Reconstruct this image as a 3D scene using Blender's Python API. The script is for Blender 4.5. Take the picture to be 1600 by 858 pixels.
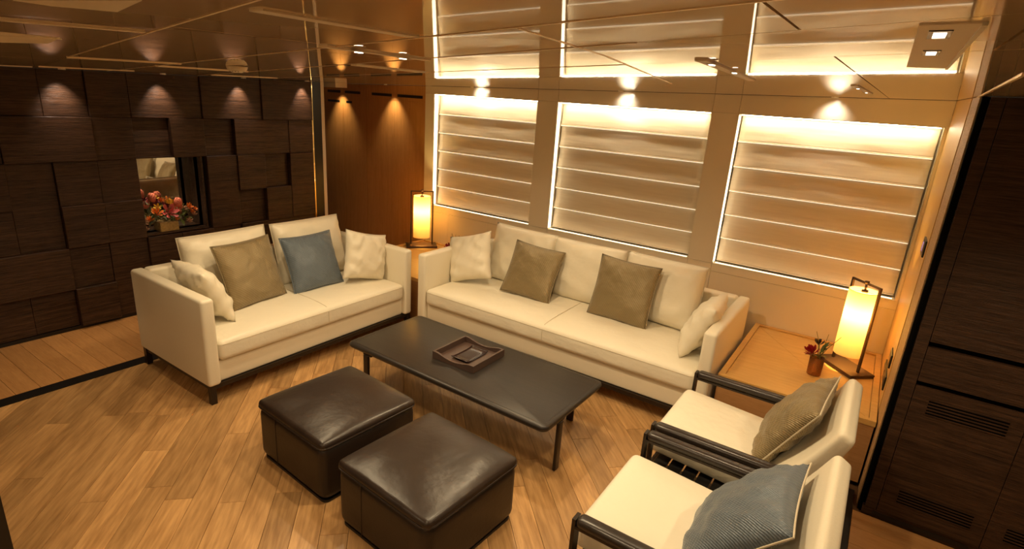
import bpy, bmesh, math, random
from mathutils import Vector, Matrix
random.seed(7)
PI = math.pi
scn = bpy.context.scene
for o in list(bpy.data.objects):
    bpy.data.objects.remove(o)
COL = scn.collection

# ------------------------------------------------------------------ camera
cam_d = bpy.data.cameras.new('camera')
cam = bpy.data.objects.new('camera', cam_d)
COL.objects.link(cam)
cam_d.sensor_width = 36.0
cam_d.lens = 861.6 * 36.0 / 1600.0
cam_d.clip_start = 0.03
right = Vector((0.82419, 0.56249, 0.06573))
up = Vector((-0.22047, 0.21178, 0.95212))
back = Vector((0.52163, -0.79922, 0.29856))
cm = Matrix.Identity(4)
for i in range(3):
    cm[i][0], cm[i][1], cm[i][2] = right[i], up[i], back[i]
cm[2][3] = 2.0
cam.matrix_world = cm
scn.camera = cam

# ------------------------------------------------------------------ world, exposure
w = bpy.data.worlds.new('world')
scn.world = w
w.use_nodes = True
w.node_tree.nodes['Background'].inputs[0].default_value = (1.0, 0.72, 0.45, 1)
w.node_tree.nodes['Background'].inputs[1].default_value = 0.03
scn.view_settings.view_transform = 'Standard'
scn.view_settings.look = 'None'
scn.view_settings.gamma = 1.0
scn.view_settings.exposure = 0.0

WARM = (1.0, 0.765, 0.45)
LAMP = (1.0, 0.65, 0.20)
LED = (1.0, 0.86, 0.60)

def ceil_z(x, y):
    return 2.07 + 0.02 * x + 0.025 * y

# room constants
XL, YW, XR, YD = -5.13, 4.58, 0.257, 3.185
YBACK, XBACK = -1.2, 1.7
TZ = 0.42          # corner table height

# ------------------------------------------------------------------ ceiling lamps and added fill spots
def spot(x, y, power, size, blend=0.6, tx=None, ty=None, tz=0.0, rad=0.03, col=WARM):
    l = bpy.data.lights.new('spot', 'SPOT')
    l.energy = power; l.spot_size = math.radians(size); l.spot_blend = blend
    l.color = col; l.shadow_soft_size = rad
    o = bpy.data.objects.new('spot_light', l)
    COL.objects.link(o)
    o.location = (x, y, ceil_z(x, y) - 0.03)
    t = Vector((tx if tx is not None else x, ty if ty is not None else y, tz))
    o.rotation_euler = (t - o.location).to_track_quat('-Z', 'Y').to_euler()
    return o
ROOM_AND_FILL_SPOTS = [(-3.2, 2.4, 35, 118), (-2.7, 1.5, 32, 118), (-1.95, 2.95, 51, 118), (-0.87, 0.8, 33, 118), (-0.5, 2.3, 37, 118), (-1.5, 1.8, 27, 118),
              (-1.2, 2.2, 42, 168), (-3.0, 1.9, 22, 168), (-0.6, -0.5, 26, 168), (-2.6, -0.5, 20, 168), (0.75, 2.2, 34, 130)]  # this row is added fill for walls and floor, no fixtures
for x, y, p, cone in ROOM_AND_FILL_SPOTS:
    spot(x, y, p, cone, 0.7 if cone < 150 else 0.5, rad=0.035)
spot(-4.62, 1.15, 30, 60, 0.9, rad=0.03)  # this spot and the next are added to brighten the left side planks
spot(-4.62, 2.0, 20, 62, 0.9, rad=0.03)
WALL_SPOTS_LEFT = [1.647, 2.324, 3.011, 3.682]
for y in WALL_SPOTS_LEFT:
    spot(XL + 0.085, y, 12, 74, 1.0, tx=XL - 0.03, ty=y, tz=1.70, rad=0.012, col=(1.0, 0.78, 0.6))
WALL_SPOTS_FAR = [-3.50, -1.955, -0.407]
for x in WALL_SPOTS_FAR:
    spot(x, YW - 0.11, 2.8, 92, 1.0, tx=x, ty=YW, tz=2.04, rad=0.02, col=(1.0, 0.88, 0.70))
WARDROBE_SPOTS = [-5.62, -4.742]
for x in WARDROBE_SPOTS:
    spot(x, YW - 0.08, 17, 76, 1.0, tx=x, ty=YW + 0.04, tz=1.5, rad=0.012)

# ------------------------------------------------------------------ materials
def nodes(name):
    m = bpy.data.materials.new(name); m.use_nodes = True
    nt = m.node_tree
    return m, nt, nt.nodes['Principled BSDF']
def setp(b, rough=.5, metal=0, spec=.5, coat=0, coatr=.05, sheen=0, ior=None):
    b.inputs['Roughness'].default_value = rough
    b.inputs['Metallic'].default_value = metal
    b.inputs['Specular IOR Level'].default_value = spec
    b.inputs['Coat Weight'].default_value = coat
    b.inputs['Coat Roughness'].default_value = coatr
    b.inputs['Sheen Weight'].default_value = sheen
    if ior: b.inputs['IOR'].default_value = ior
def c4(c): return (c[0], c[1], c[2], 1)
def coords(nt, world, scale, rnd=False):
    if world:
        s = nt.nodes.new('ShaderNodeNewGeometry').outputs['Position']
    else:
        s = nt.nodes.new('ShaderNodeTexCoord').outputs['Object']
    if rnd:
        oi = nt.nodes.new('ShaderNodeObjectInfo')
        mu = nt.nodes.new('ShaderNodeVectorMath'); mu.operation = 'MULTIPLY_ADD'
        cb = nt.nodes.new('ShaderNodeCombineXYZ')
        for k in range(3): nt.links.new(oi.outputs['Random'], cb.inputs[k])
        mu.inputs[1].default_value = (37, 53, 11)
        nt.links.new(cb.outputs[0], mu.inputs[0]); nt.links.new(s, mu.inputs[2])
        s = mu.outputs[0]
    mp = nt.nodes.new('ShaderNodeMapping'); mp.inputs['Scale'].default_value = scale
    nt.links.new(s, mp.inputs['Vector'])
    return mp.outputs[0]
def plain(name, col, rough=.5, metal=0, spec=.5, coat=0, bump=None, var=0.0, sheen=0, ior=None, coatr=.05):
    """colour with slight mottling; bump = (scale, strength, distance)"""
    m, nt, b = nodes(name); setp(b, rough, metal, spec, coat, coatr, sheen, ior)
    b.inputs['Base Color'].default_value = c4(col)
    if var or bump:
        v = coords(nt, False, (1, 1, 1))
        n = nt.nodes.new('ShaderNodeTexNoise'); n.inputs['Scale'].default_value = bump[0] if bump else 8
        n.inputs['Detail'].default_value = 5
        nt.links.new(v, n.inputs['Vector'])
        if var:
            r = nt.nodes.new('ShaderNodeValToRGB')
            r.color_ramp.elements[0].position = .3; r.color_ramp.elements[1].position = .7
            r.color_ramp.elements[0].color = c4([k * (1 - var) for k in col])
            r.color_ramp.elements[1].color = c4([min(1, k * (1 + var)) for k in col])
            nt.links.new(n.outputs['Fac'], r.inputs['Fac']); nt.links.new(r.outputs['Color'], b.inputs['Base Color'])
        if bump:
            bp = nt.nodes.new('ShaderNodeBump'); bp.inputs['Strength'].default_value = bump[1]
            bp.inputs['Distance'].default_value = bump[2] if len(bump) > 2 else .01
            nt.links.new(n.outputs['Fac'], bp.inputs['Height']); nt.links.new(bp.outputs[0], b.inputs['Normal'])
    return m
def wood(name, c1, c2, scale, rough=.45, bump=.2, world=False, rnd=0.0, spec=.4, coat=0, fine=6.0, rings=0.0):
    m, nt, b = nodes(name); setp(b, rough, 0, spec, coat)
    v = coords(nt, world, scale, rnd > 0)
    n = nt.nodes.new('ShaderNodeTexNoise'); n.inputs['Scale'].default_value = 1.0
    n.inputs['Detail'].default_value = 6; n.inputs['Roughness'].default_value = .6; n.inputs['Distortion'].default_value = .6
    nt.links.new(v, n.inputs['Vector'])
    n2 = nt.nodes.new('ShaderNodeTexNoise'); n2.inputs['Scale'].default_value = fine; n2.inputs['Detail'].default_value = 3
    nt.links.new(v, n2.inputs['Vector'])
    mx = nt.nodes.new('ShaderNodeMath'); mx.operation = 'ADD'
    h = nt.nodes.new('ShaderNodeMath'); h.operation = 'MULTIPLY'; h.inputs[1].default_value = .5
    h2 = nt.nodes.new('ShaderNodeMath'); h2.operation = 'MULTIPLY'; h2.inputs[1].default_value = .5
    nt.links.new(n.outputs['Fac'], h.inputs[0]); nt.links.new(n2.outputs['Fac'], h2.inputs[0])
    nt.links.new(h.outputs[0], mx.inputs[0]); nt.links.new(h2.outputs[0], mx.inputs[1])
    src = mx.outputs[0]
    if rings:
        wv = nt.nodes.new('ShaderNodeTexWave'); wv.wave_type = 'RINGS'; wv.rings_direction = 'Z'
        wv.inputs['Scale'].default_value = .55; wv.inputs['Distortion'].default_value = 5; wv.inputs['Detail'].default_value = 2
        wv.inputs['Detail Scale'].default_value = .6
        nt.links.new(v, wv.inputs['Vector'])
        mi = nt.nodes.new('ShaderNodeMix'); mi.data_type = 'FLOAT'; mi.inputs[0].default_value = rings
        nt.links.new(src, mi.inputs[2]); nt.links.new(wv.outputs['Fac'], mi.inputs[3]); src = mi.outputs[0]
    r = nt.nodes.new('ShaderNodeValToRGB')
    r.color_ramp.elements[0].position = .36; r.color_ramp.elements[1].position = .64
    r.color_ramp.elements[0].color = c4(c1); r.color_ramp.elements[1].color = c4(c2)
    nt.links.new(src, r.inputs['Fac'])
    out = r.outputs['Color']
    if rnd:
        oi = nt.nodes.new('ShaderNodeObjectInfo')
        mr = nt.nodes.new('ShaderNodeMapRange'); mr.inputs['To Min'].default_value = 1 - rnd; mr.inputs['To Max'].default_value = 1 + rnd * .6
        nt.links.new(oi.outputs['Random'], mr.inputs['Value'])
        hs = nt.nodes.new('ShaderNodeHueSaturation'); nt.links.new(mr.outputs[0], hs.inputs['Value'])
        nt.links.new(out, hs.inputs['Color']); out = hs.outputs['Color']
    nt.links.new(out, b.inputs['Base Color'])
    if bump:
        bp = nt.nodes.new('ShaderNodeBump'); bp.inputs['Strength'].default_value = bump; bp.inputs['Distance'].default_value = .004
        nt.links.new(mx.outputs[0], bp.inputs['Height']); nt.links.new(bp.outputs[0], b.inputs['Normal'])
    return m
def weave(name, col, col2, rough, scale, sheen=0.3, metal=0.0, strength=.5, rot=45):
    """ribbed cloth: fine bands with bump in object coordinates"""
    m, nt, b = nodes(name); setp(b, rough, metal, .5, 0, sheen=sheen)
    tc = nt.nodes.new('ShaderNodeTexCoord'); mp = nt.nodes.new('ShaderNodeMapping')
    mp.inputs['Rotation'].default_value = (0, 0, math.radians(rot))
    nt.links.new(tc.outputs['Object'], mp.inputs['Vector'])
    wv = nt.nodes.new('ShaderNodeTexWave'); wv.inputs['Scale'].default_value = scale; wv.inputs['Distortion'].default_value = .8
    wv.inputs['Detail'].default_value = 1
    nt.links.new(mp.outputs[0], wv.inputs['Vector'])
    wb = nt.nodes.new('ShaderNodeTexWave'); wb.bands_direction = 'Y'; wb.inputs['Scale'].default_value = scale * .55
    wb.inputs['Distortion'].default_value = .8
    nt.links.new(mp.outputs[0], wb.inputs['Vector'])
    ad = nt.nodes.new('ShaderNodeMath'); ad.operation = 'MULTIPLY_ADD'; ad.inputs[1].default_value = .45
    nt.links.new(wb.outputs['Fac'], ad.inputs[0]); nt.links.new(wv.outputs['Fac'], ad.inputs[2])
    r = nt.nodes.new('ShaderNodeValToRGB')
    r.color_ramp.elements[0].color = c4(col2); r.color_ramp.elements[1].color = c4(col)
    nt.links.new(ad.outputs[0], r.inputs['Fac']); nt.links.new(r.outputs['Color'], b.inputs['Base Color'])
    ns = nt.nodes.new('ShaderNodeTexNoise'); ns.inputs['Scale'].default_value = 14; ns.inputs['Detail'].default_value = 2
    nt.links.new(tc.outputs['Object'], ns.inputs['Vector'])
    bp0 = nt.nodes.new('ShaderNodeBump'); bp0.inputs['Strength'].default_value = .5; bp0.inputs['Distance'].default_value = .02
    nt.links.new(ns.outputs['Fac'], bp0.inputs['Height'])
    bp = nt.nodes.new('ShaderNodeBump'); bp.inputs['Strength'].default_value = strength; bp.inputs['Distance'].default_value = .003
    nt.links.new(ad.outputs[0], bp.inputs['Height']); nt.links.new(bp0.outputs[0], bp.inputs['Normal'])
    nt.links.new(bp.outputs[0], b.inputs['Normal'])
    return m
def emit(name, col, strength):
    m, nt, b = nodes(name)
    b.inputs['Base Color'].default_value = c4(col)
    b.inputs['Emission Color'].default_value = c4(col); b.inputs['Emission Strength'].default_value = strength
    return m

MT = {}
MT['cream_wall'] = plain('cream_lacquer', (.78, .69, .54), .16, spec=.5)
MT['white_reveal'] = plain('white_reveal', (.85, .80, .68), .5)
MT['ceiling'] = plain('gloss_ceiling', (.78, .57, .33), .02, spec=.5, ior=2.0)
MT['ceiling_trim'] = plain('ceiling_trim', (.92, .70, .42), .38, metal=.7)
MT['slot'] = plain('slot_black', (.003, .0025, .002), .9, spec=.05)
MT['channel'] = plain('light_channel', (.92, .76, .52), .5)
MT['dark_wood'] = wood('dark_brushed_wood', (.011, .0052, .003), (.092, .045, .0225), (28, 2.0, 70), .42, 1.0, world=True, spec=.28)
MT['dark_wood_r'] = wood('dark_brushed_wood_cabinet', (.011, .0052, .003), (.080, .039, .020), (2.0, 28, 70), .44, .9, world=True, spec=.28)
MT['niche'] = plain('niche_dark', (.014, .008, .006), .5)
MT['mirror'] = plain('mirror_glass', (.75, .72, .68), .02, metal=1)
MT['gold_mirror'] = plain('polished_gold', (.95, .78, .45), .06, metal=1)
MT['black'] = plain('black_lacquer', (.006, .005, .005), .35)
MT['wardrobe'] = wood('wardrobe_veneer', (.42, .19, .05), (.55, .27, .085), (40, 40, 1.6), .35, .05, world=True)
MT['golden_oak'] = wood('golden_oak', (.58, .34, .095), (.70, .44, .15), (50, 50, 2.0), .38, .08, world=True)
MT['ribbed_oak'] = wood('ribbed_oak', (.36, .21, .09), (.58, .37, .18), (5, 12, 170), .5, .9, world=True)
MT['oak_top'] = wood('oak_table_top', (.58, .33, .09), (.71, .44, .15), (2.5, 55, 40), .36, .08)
MT['oak_side_shaded'] = wood('oak_table_side_shaded', (.38, .19, .07), (.47, .25, .10), (3, 40, 40), .45, .1, world=True)  # darker than the top: shade on the table sides put into the colour
MT['plank'] = wood('oak_plank', (.35, .185, .068), (.62, .36, .150), (1.3, 12, 12), .34, .03, rnd=.26, fine=5)
MT['plank_side'] = wood('oak_plank_side', (.43, .205, .070), (.56, .29, .11), (2.2, 30, 30), .36, .06, rnd=.12)
MT['joint'] = plain('floor_joint', (.10, .045, .016), .7)
MT['cream_leather'] = plain('cream_leather', (.80, .73, .58), .42, bump=(90, .12, .004), spec=.45)
MT['seat_leather'] = plain('seat_leather', (.80, .74, .60), .40, bump=(6.5, .42, .03), spec=.4)
MT['cushion_leather'] = plain('cushion_leather', (.80, .73, .58), .42, bump=(7, .34, .025), spec=.4)
MT['piping'] = plain('piping', (.62, .54, .40), .5)
MT['bronze_cloth'] = weave('bronze_cloth', (.30, .225, .110), (.178, .13, .060), .42, 42, .2, .25)
MT['blue_cloth'] = weave('blue_cloth', (.13, .165, .205), (.072, .098, .128), .42, 45, .25, .15)
MT['brown_leather'] = plain('brown_leather', (.023, .0135, .0095), .34, bump=(6, .28, .02), var=.2, spec=.5)
MT['brown_leather_side'] = plain('brown_leather_side', (.020, .0115, .0075), .42, bump=(70, .15, .004), spec=.4)
MT['black_wood'] = wood('black_stained_wood', (.012, .009, .008), (.028, .021, .017), (4, 90, 60), .40, .05, spec=.5)
MT['arm_wood'] = wood('arm_wood', (.017, .0115, .009), (.026, .0175, .0135), (3, 60, 60), .30, .0, spec=.5)
MT['bronze_metal'] = plain('dark_bronze', (.030, .020, .014), .34, metal=.5)
MT['lamp_bronze'] = plain('lamp_bronze', (.085, .048, .028), .38, metal=.6)
MT['tray'] = plain('tray_leather', (.075, .045, .035), .38)
MT['lacquer'] = plain('brown_lacquer', (.022, .010, .010), .2, spec=.5, coat=.1)
MT['strap'] = plain('strap_leather', (.010, .009, .009), .4)
MT['fixture'] = plain('fixture_white', (.80, .70, .52), .4)
MT['lens'] = emit('downlight_lens', (1.0, .86, .66), 4)
MT['led_top'] = emit('led_top', LED, 30)
MT['led_side'] = emit('led_side', LED, 2.4)
MT['slit'] = emit('glow_strip', (1.0, .85, .60), 1.45)
MT['grey_metal'] = plain('switch_metal', (.30, .22, .14), .3, metal=.8)
MT['screen'] = emit('switch_display', (.45, .30, .75), .5)

# blind cloth: horizontally slubbed
def blind_mat():
    m, nt, b = nodes('blind_cloth'); setp(b, .75, 0, .2)
    v = coords(nt, True, (3, 3, 60))
    n = nt.nodes.new('ShaderNodeTexNoise'); n.inputs['Scale'].default_value = 1; n.inputs['Detail'].default_value = 5
    nt.links.new(v, n.inputs['Vector'])
    v2 = coords(nt, True, (1.2, 1.2, 9))
    n2 = nt.nodes.new('ShaderNodeTexNoise'); n2.inputs['Scale'].default_value = 1; n2.inputs['Detail'].default_value = 2
    nt.links.new(v2, n2.inputs['Vector'])
    r = nt.nodes.new('ShaderNodeValToRGB')
    r.color_ramp.elements[0].color = (.68, .57, .42, 1); r.color_ramp.elements[1].color = (.83, .73, .56, 1)
    nt.links.new(n.outputs['Fac'], r.inputs['Fac']); nt.links.new(r.outputs['Color'], b.inputs['Base Color'])
    bq = nt.nodes.new('ShaderNodeBump'); bq.inputs['Strength'].default_value = .6; bq.inputs['Distance'].default_value = .02
    nt.links.new(n2.outputs['Fac'], bq.inputs['Height'])
    bp = nt.nodes.new('ShaderNodeBump'); bp.inputs['Strength'].default_value = .35; bp.inputs['Distance'].default_value = .003
    nt.links.new(n.outputs['Fac'], bp.inputs['Height']); nt.links.new(bq.outputs[0], bp.inputs['Normal'])
    nt.links.new(bp.outputs[0], b.inputs['Normal'])
    return m
MT['blind'] = blind_mat()
# lamp shade: cloth that lets light through
def shade_mat():
    m = bpy.data.materials.new('lamp_shade_cloth'); m.use_nodes = True; nt = m.node_tree
    nt.nodes.clear()
    out = nt.nodes.new('ShaderNodeOutputMaterial')
    d = nt.nodes.new('ShaderNodeBsdfDiffuse'); d.inputs[0].default_value = (.80, .62, .36, 1)
    t = nt.nodes.new('ShaderNodeBsdfTranslucent'); t.inputs[0].default_value = (.85, .62, .30, 1)
    mx = nt.nodes.new('ShaderNodeMixShader'); mx.inputs[0].default_value = .30
    nt.links.new(d.outputs[0], mx.inputs[1]); nt.links.new(t.outputs[0], mx.inputs[2])
    nt.links.new(mx.outputs[0], out.inputs[0])
    return m
MT['shade'] = shade_mat()
def glass_mat():
    m, nt, b = nodes('amber_glass'); setp(b, .05, 0, .5)
    b.inputs['Base Color'].default_value = (.85, .36, .09, 1)
    b.inputs['Transmission Weight'].default_value = .85
    b.inputs['IOR'].default_value = 1.25
    return m
MT['amber_glass'] = glass_mat()

# ------------------------------------------------------------------ mesh helpers
def mesh_obj(name, verts, faces, mat, parent=None, smooth=False):
    me = bpy.data.meshes.new(name)
    me.from_pydata([tuple(v) for v in verts], [], faces)
    me.validate(); me.update()
    bm = bmesh.new(); bm.from_mesh(me); bmesh.ops.recalc_face_normals(bm, faces=bm.faces); bm.to_mesh(me); bm.free()
    if smooth:
        for p in me.polygons: p.use_smooth = True
    if mat: me.materials.append(MT[mat] if isinstance(mat, str) else mat)
    o = bpy.data.objects.new(name, me); COL.objects.link(o)
    if parent: o.parent = parent
    return o
def box_vf(x0, x1, y0, y1, z0, z1):
    v = [(x0, y0, z0), (x1, y0, z0), (x1, y1, z0), (x0, y1, z0), (x0, y0, z1), (x1, y0, z1), (x1, y1, z1), (x0, y1, z1)]
    return v, [(0, 3, 2, 1), (4, 5, 6, 7), (0, 1, 5, 4), (1, 2, 6, 5), (2, 3, 7, 6), (3, 0, 4, 7)]
def join_vf(parts):
    V, F = [], []
    for v, f in parts:
        n = len(V); V += list(v); F += [tuple(i + n for i in q) for q in f]
    return V, F
def box(name, x0, x1, y0, y1, z0, z1, mat, parent=None, bevel=0.0):
    if bevel:
        v, f = rbox_vf(x1 - x0, y1 - y0, z1 - z0, bevel, 0)
        c = ((x0 + x1) / 2, (y0 + y1) / 2, (z0 + z1) / 2)
        return mesh_obj(name, [(a + c[0], b + c[1], d + c[2]) for a, b, d in v], f, mat, parent, True)
    v, f = box_vf(x0, x1, y0, y1, z0, z1)
    return mesh_obj(name, v, f, mat, parent)
def ticks(s, r, n):
    h = s / 2
    e = [-h, -h + .29 * r, -h + .62 * r, -h + r]
    if r >= h * .999: e = [-h, -h * .71, -h * .38, 0]; return e + [-q for q in e[-2::-1]]
    mid = [-h + r + (s - 2 * r) * k / (n + 1) for k in range(1, n + 1)]
    return e + mid + [-q for q in e[::-1]]
def rbox_vf(w_, d_, h_, r, n=2, crown=0.0, wob=0.0, seed=0, fn=None):
    r = min(r, w_ / 2, d_ / 2, h_ / 2)
    nn = (n, n, n) if isinstance(n, int) else n
    T = [ticks(w_, r, nn[0]), ticks(d_, r, nn[1]), ticks(h_, r, nn[2])]
    H = (w_ / 2, d_ / 2, h_ / 2)
    idx, V, F = {}, [], []
    rng = random.Random(seed)
    ph = [rng.uniform(0, 6.28) for _ in range(6)]
    def vert(p):
        k = tuple(round(q, 6) for q in p)
        if k in idx: return idx[k]
        q = [max(-H[i] + r, min(H[i] - r, p[i])) for i in range(3)]
        d = Vector([p[i] - q[i] for i in range(3)])
        if d.length > 1e-9: d = d.normalized() * r
        P = Vector(q) + d
        u, v = P.x / H[0], P.y / H[1]
        if P.z > 0:
            P.z += crown * max(0, 1 - u ** 4) * max(0, 1 - v ** 4)
            if wob: P.z += wob * (math.sin(9 * P.x + ph[0] + 3 * P.y) * math.sin(7 * P.y + ph[1]) + .5 * math.sin(23 * P.x + 11 * P.y + ph[2])) * max(0, 1 - u ** 6) * max(0, 1 - v ** 6)
        if fn: P = fn(P)
        idx[k] = len(V); V.append(tuple(P)); return idx[k]
    for ax in range(3):
        a, b = (ax + 1) % 3, (ax + 2) % 3
        for sgn in (-1, 1):
            for i in range(len(T[a]) - 1):
                for j in range(len(T[b]) - 1):
                    q = []
                    for (ii, jj) in ((i, j), (i + 1, j), (i + 1, j + 1), (i, j + 1)):
                        p = [0, 0, 0]; p[ax] = sgn * H[ax]; p[a] = T[a][ii]; p[b] = T[b][jj]
                        q.append(vert(p))
                    q = list(dict.fromkeys(q))
                    if len(q) > 2: F.append(tuple(q if sgn > 0 else q[::-1]))
    return V, F
def rbox(name, c, size, r, mat, parent=None, n=2, crown=0.0, wob=0.0, seed=0, rot=None, fn=None):
    V, F = rbox_vf(*size, r, n, crown, wob, seed, fn)
    o = mesh_obj(name, V, F, mat, parent, True)
    o.location = c
    if rot: o.rotation_euler = rot
    return o
def outline(w_, d_, rc, n=6):
    P = []
    for cx, cy, a0 in ((w_ / 2 - rc, d_ / 2 - rc, 0), (-w_ / 2 + rc, d_ / 2 - rc, 90), (-w_ / 2 + rc, -d_ / 2 + rc, 180), (w_ / 2 - rc, -d_ / 2 + rc, 270)):
        for k in range(n + 1):
            a = math.radians(a0 + 90 * k / n); P.append((cx + rc * math.cos(a), cy + rc * math.sin(a)))
    return P
def slab_vf(w_, d_, z0, z1, rc, bev, n=6):
    """rounded-corner slab with eased edges"""
    rings = []
    for z, ins in ((z0, bev), (z0 + bev * .3, bev * .3), (z0 + bev, 0), (z1 - bev, 0), (z1 - bev * .3, bev * .3), (z1, bev)):
        rings.append([(x, y, z) for x, y in outline(w_ - 2 * ins, d_ - 2 * ins, max(rc - ins, .001), n)])
    m = len(rings[0]); V = [p for r_ in rings for p in r_]; F = []
    for k in range(len(rings) - 1):
        for i in range(m):
            j = (i + 1) % m; F.append((k * m + i, k * m + j, (k + 1) * m + j, (k + 1) * m + i))
    F.append(tuple(range(m))[::-1]); F.append(tuple((len(rings) - 1) * m + i for i in range(m)))
    return V, F
def lathe_vf(prof, n=16, cx=0, cy=0):
    V, F = [], []
    for r_, z in prof:
        for k in range(n):
            a = 2 * PI * k / n; V.append((cx + r_ * math.cos(a), cy + r_ * math.sin(a), z))
    for i in range(len(prof) - 1):
        for k in range(n):
            j = (k + 1) % n; F.append((i * n + k, i * n + j, (i + 1) * n + j, (i + 1) * n + k))
    return V, F
def cyl_vf(r_, z0, z1, n=16, cx=0, cy=0):
    V, F = lathe_vf([(r_, z0), (r_, z1)], n, cx, cy)
    F.append(tuple(range(n))[::-1]); F.append(tuple(range(n, 2 * n)))
    return V, F
def tube_vf(pts, r_, n=6, closed=False):
    P = [Vector(p) for p in pts]; V, F = [], []
    m = len(P); ref = Vector((0, 0, 1))
    for i, p in enumerate(P):
        a = P[(i - 1) % m] if (closed or i) else p; b = P[(i + 1) % m] if (closed or i < m - 1) else p
        t = (b - a).normalized()
        if i == 0:
            ref = t.orthogonal().normalized()
        ref = (ref - t * ref.dot(t)).normalized(); bi = t.cross(ref)
        for k in range(n):
            q = 2 * PI * k / n; V.append(tuple(p + (ref * math.cos(q) + bi * math.sin(q)) * r_))
    for i in range(m if closed else m - 1):
        for k in range(n):
            j = (k + 1) % n; i2 = (i + 1) % m
            F.append((i * n + k, i * n + j, i2 * n + j, i2 * n + k))
    if not closed:
        F.append(tuple(range(n))[::-1]); F.append(tuple((m - 1) * n + k for k in range(n)))
    return V, F
def thing(name, label, cat, loc=(0, 0, 0), rotz=0, group=None):
    o = bpy.data.objects.new(name, None); COL.objects.link(o)
    o.empty_display_size = .05
    o.location = loc; o.rotation_euler = (0, 0, rotz)
    return tag(o, label, cat, group)
def tag(o, label, cat, group=None):
    o['label'] = label; o['category'] = cat
    if group: o['group'] = group
    return o
def struct(o):
    o['kind'] = 'structure'; return o
def sempty(name):
    o = bpy.data.objects.new(name, None); COL.objects.link(o); o['kind'] = 'structure'; return o

# ------------------------------------------------------------------ floor
floor = struct(box('floor', -6.4, XBACK, YBACK, 5.0, -0.06, -0.008, 'joint'))
def clip(poly, x0, x1, y0, y1):
    def cut(P, f, inter):
        out = []
        for i in range(len(P)):
            a, b = P[i], P[(i + 1) % len(P)]
            fa, fb = f(a), f(b)
            if fa >= 0: out.append(a)
            if (fa >= 0) != (fb >= 0):
                t = fa / (fa - fb); out.append((a[0] + (b[0] - a[0]) * t, a[1] + (b[1] - a[1]) * t))
        return out
    for f in (lambda p: p[0] - x0, lambda p: x1 - p[0], lambda p: p[1] - y0, lambda p: y1 - p[1]):
        poly = cut(poly, f, None)
        if len(poly) < 3: return []
    return poly
def plank(poly, ang, mat):
    cx = sum(p[0] for p in poly) / len(poly); cy = sum(p[1] for p in poly) / len(poly)
    ca, sa = math.cos(-ang), math.sin(-ang)
    L = [((x - cx) * ca - (y - cy) * sa, (x - cx) * sa + (y - cy) * ca) for x, y in poly]
    n = len(L)
    ins = []
    for i in range(n):   # eased top edge
        ins.append((L[i][0] * .9993, L[i][1] * .993))
    V = [(x, y, -.008) for x, y in L] + [(x, y, -.0015) for x, y in L] + [(x, y, 0) for x, y in ins]
    F = [tuple(2 * n + i for i in range(n))]
    for k in (0, 1):
        for i in range(n):
            j = (i + 1) % n; F.append((k * n + i, k * n + j, (k + 1) * n + j, (k + 1) * n + i))
    o = mesh_obj('plank', V, F, mat, floor)
    o.location = (cx, cy, 0); o.rotation_euler = (0, 0, ang)
    return o
PW, G = 0.13, 0.0008
rng = random.Random(3)
e1 = Vector((1, 1)) / 2 ** .5; e2 = Vector((-1, 1)) / 2 ** .5
k0 = int((-3.3 + .76) / PW) - 1
for k in range(k0, 28):
    n0 = -.76 + k * PW
    s = -4.5 + rng.uniform(0, .9)
    while s < 7.5:
        ln = rng.choice((.78, .95, 1.15, 1.3))
        q = [e1 * (n0 + G) + e2 * (s + G), e1 * (n0 + PW - G) + e2 * (s + G), e1 * (n0 + PW - G) + e2 * (s + ln - G), e1 * (n0 + G) + e2 * (s + ln - G)]
        p = clip([tuple(v) for v in q], -4.185, .135, .28, YW)
        s += ln
        if len(p) < 3: continue
        ar = abs(sum(p[i][0] * p[(i + 1) % len(p)][1] - p[(i + 1) % len(p)][0] * p[i][1] for i in range(len(p)))) / 2
        if ar > .003: plank(p, 3 * PI / 4, 'plank')
y = 1.002 - .128 * 3
while y < YW:
    y1 = min(y + .128, YW)
    plank([(XL - .05, y + G), (-4.295, y + G), (-4.295, y1 - G), (XL - .05, y1 - G)], 0, 'plank_side')
    y += .128
y = YD - .15
while y > 1.6:
    plank([(.245, y + G), (XBACK, y + G), (XBACK, y + .15 - G), (.245, y + .15 - G)], 0, 'plank_side')
    y -= .15
struct(box('trim_1', -4.293, -4.187, .28, YW, -.008, .002, 'black'))
struct(box('trim_2', .137, .243, .28, YW - 1.2, -.008, .002, 'black'))

# ------------------------------------------------------------------ ceiling: tilted gloss panels
def cquad(name, pts, lo, hi, mat, parent):
    """slab under the ceiling plane; lo/hi are heights relative to it"""
    n = len(pts)
    V = [(x, y, ceil_z(x, y) + lo) for x, y in pts] + [(x, y, ceil_z(x, y) + hi) for x, y in pts]
    F = [tuple(range(n))[::-1], tuple(range(n, 2 * n))] + [(i, (i + 1) % n, n + (i + 1) % n, n + i) for i in range(n)]
    return mesh_obj(name, V, F, mat, parent)
ceiling = struct(cquad('ceiling', [(-6.4, YBACK), (XBACK, YBACK), (XBACK, 5.0), (-6.4, 5.0)], .012, .06, 'ceiling_trim', None))
SEAMS = [lambda x: .302 - .26 * (x + .476), lambda x: .54 - .30 * (x + .4), lambda x: .95 - .40 * (x + .9), lambda x: 1.566 - .45 * (x + 1.453)]
rows = [lambda x: YBACK] + SEAMS + [lambda x: YW + .16]
xs = [-6.3, -4.35, -2.6, -.86, .02, XBACK]
def ymax(x): return YW + .16
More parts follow.
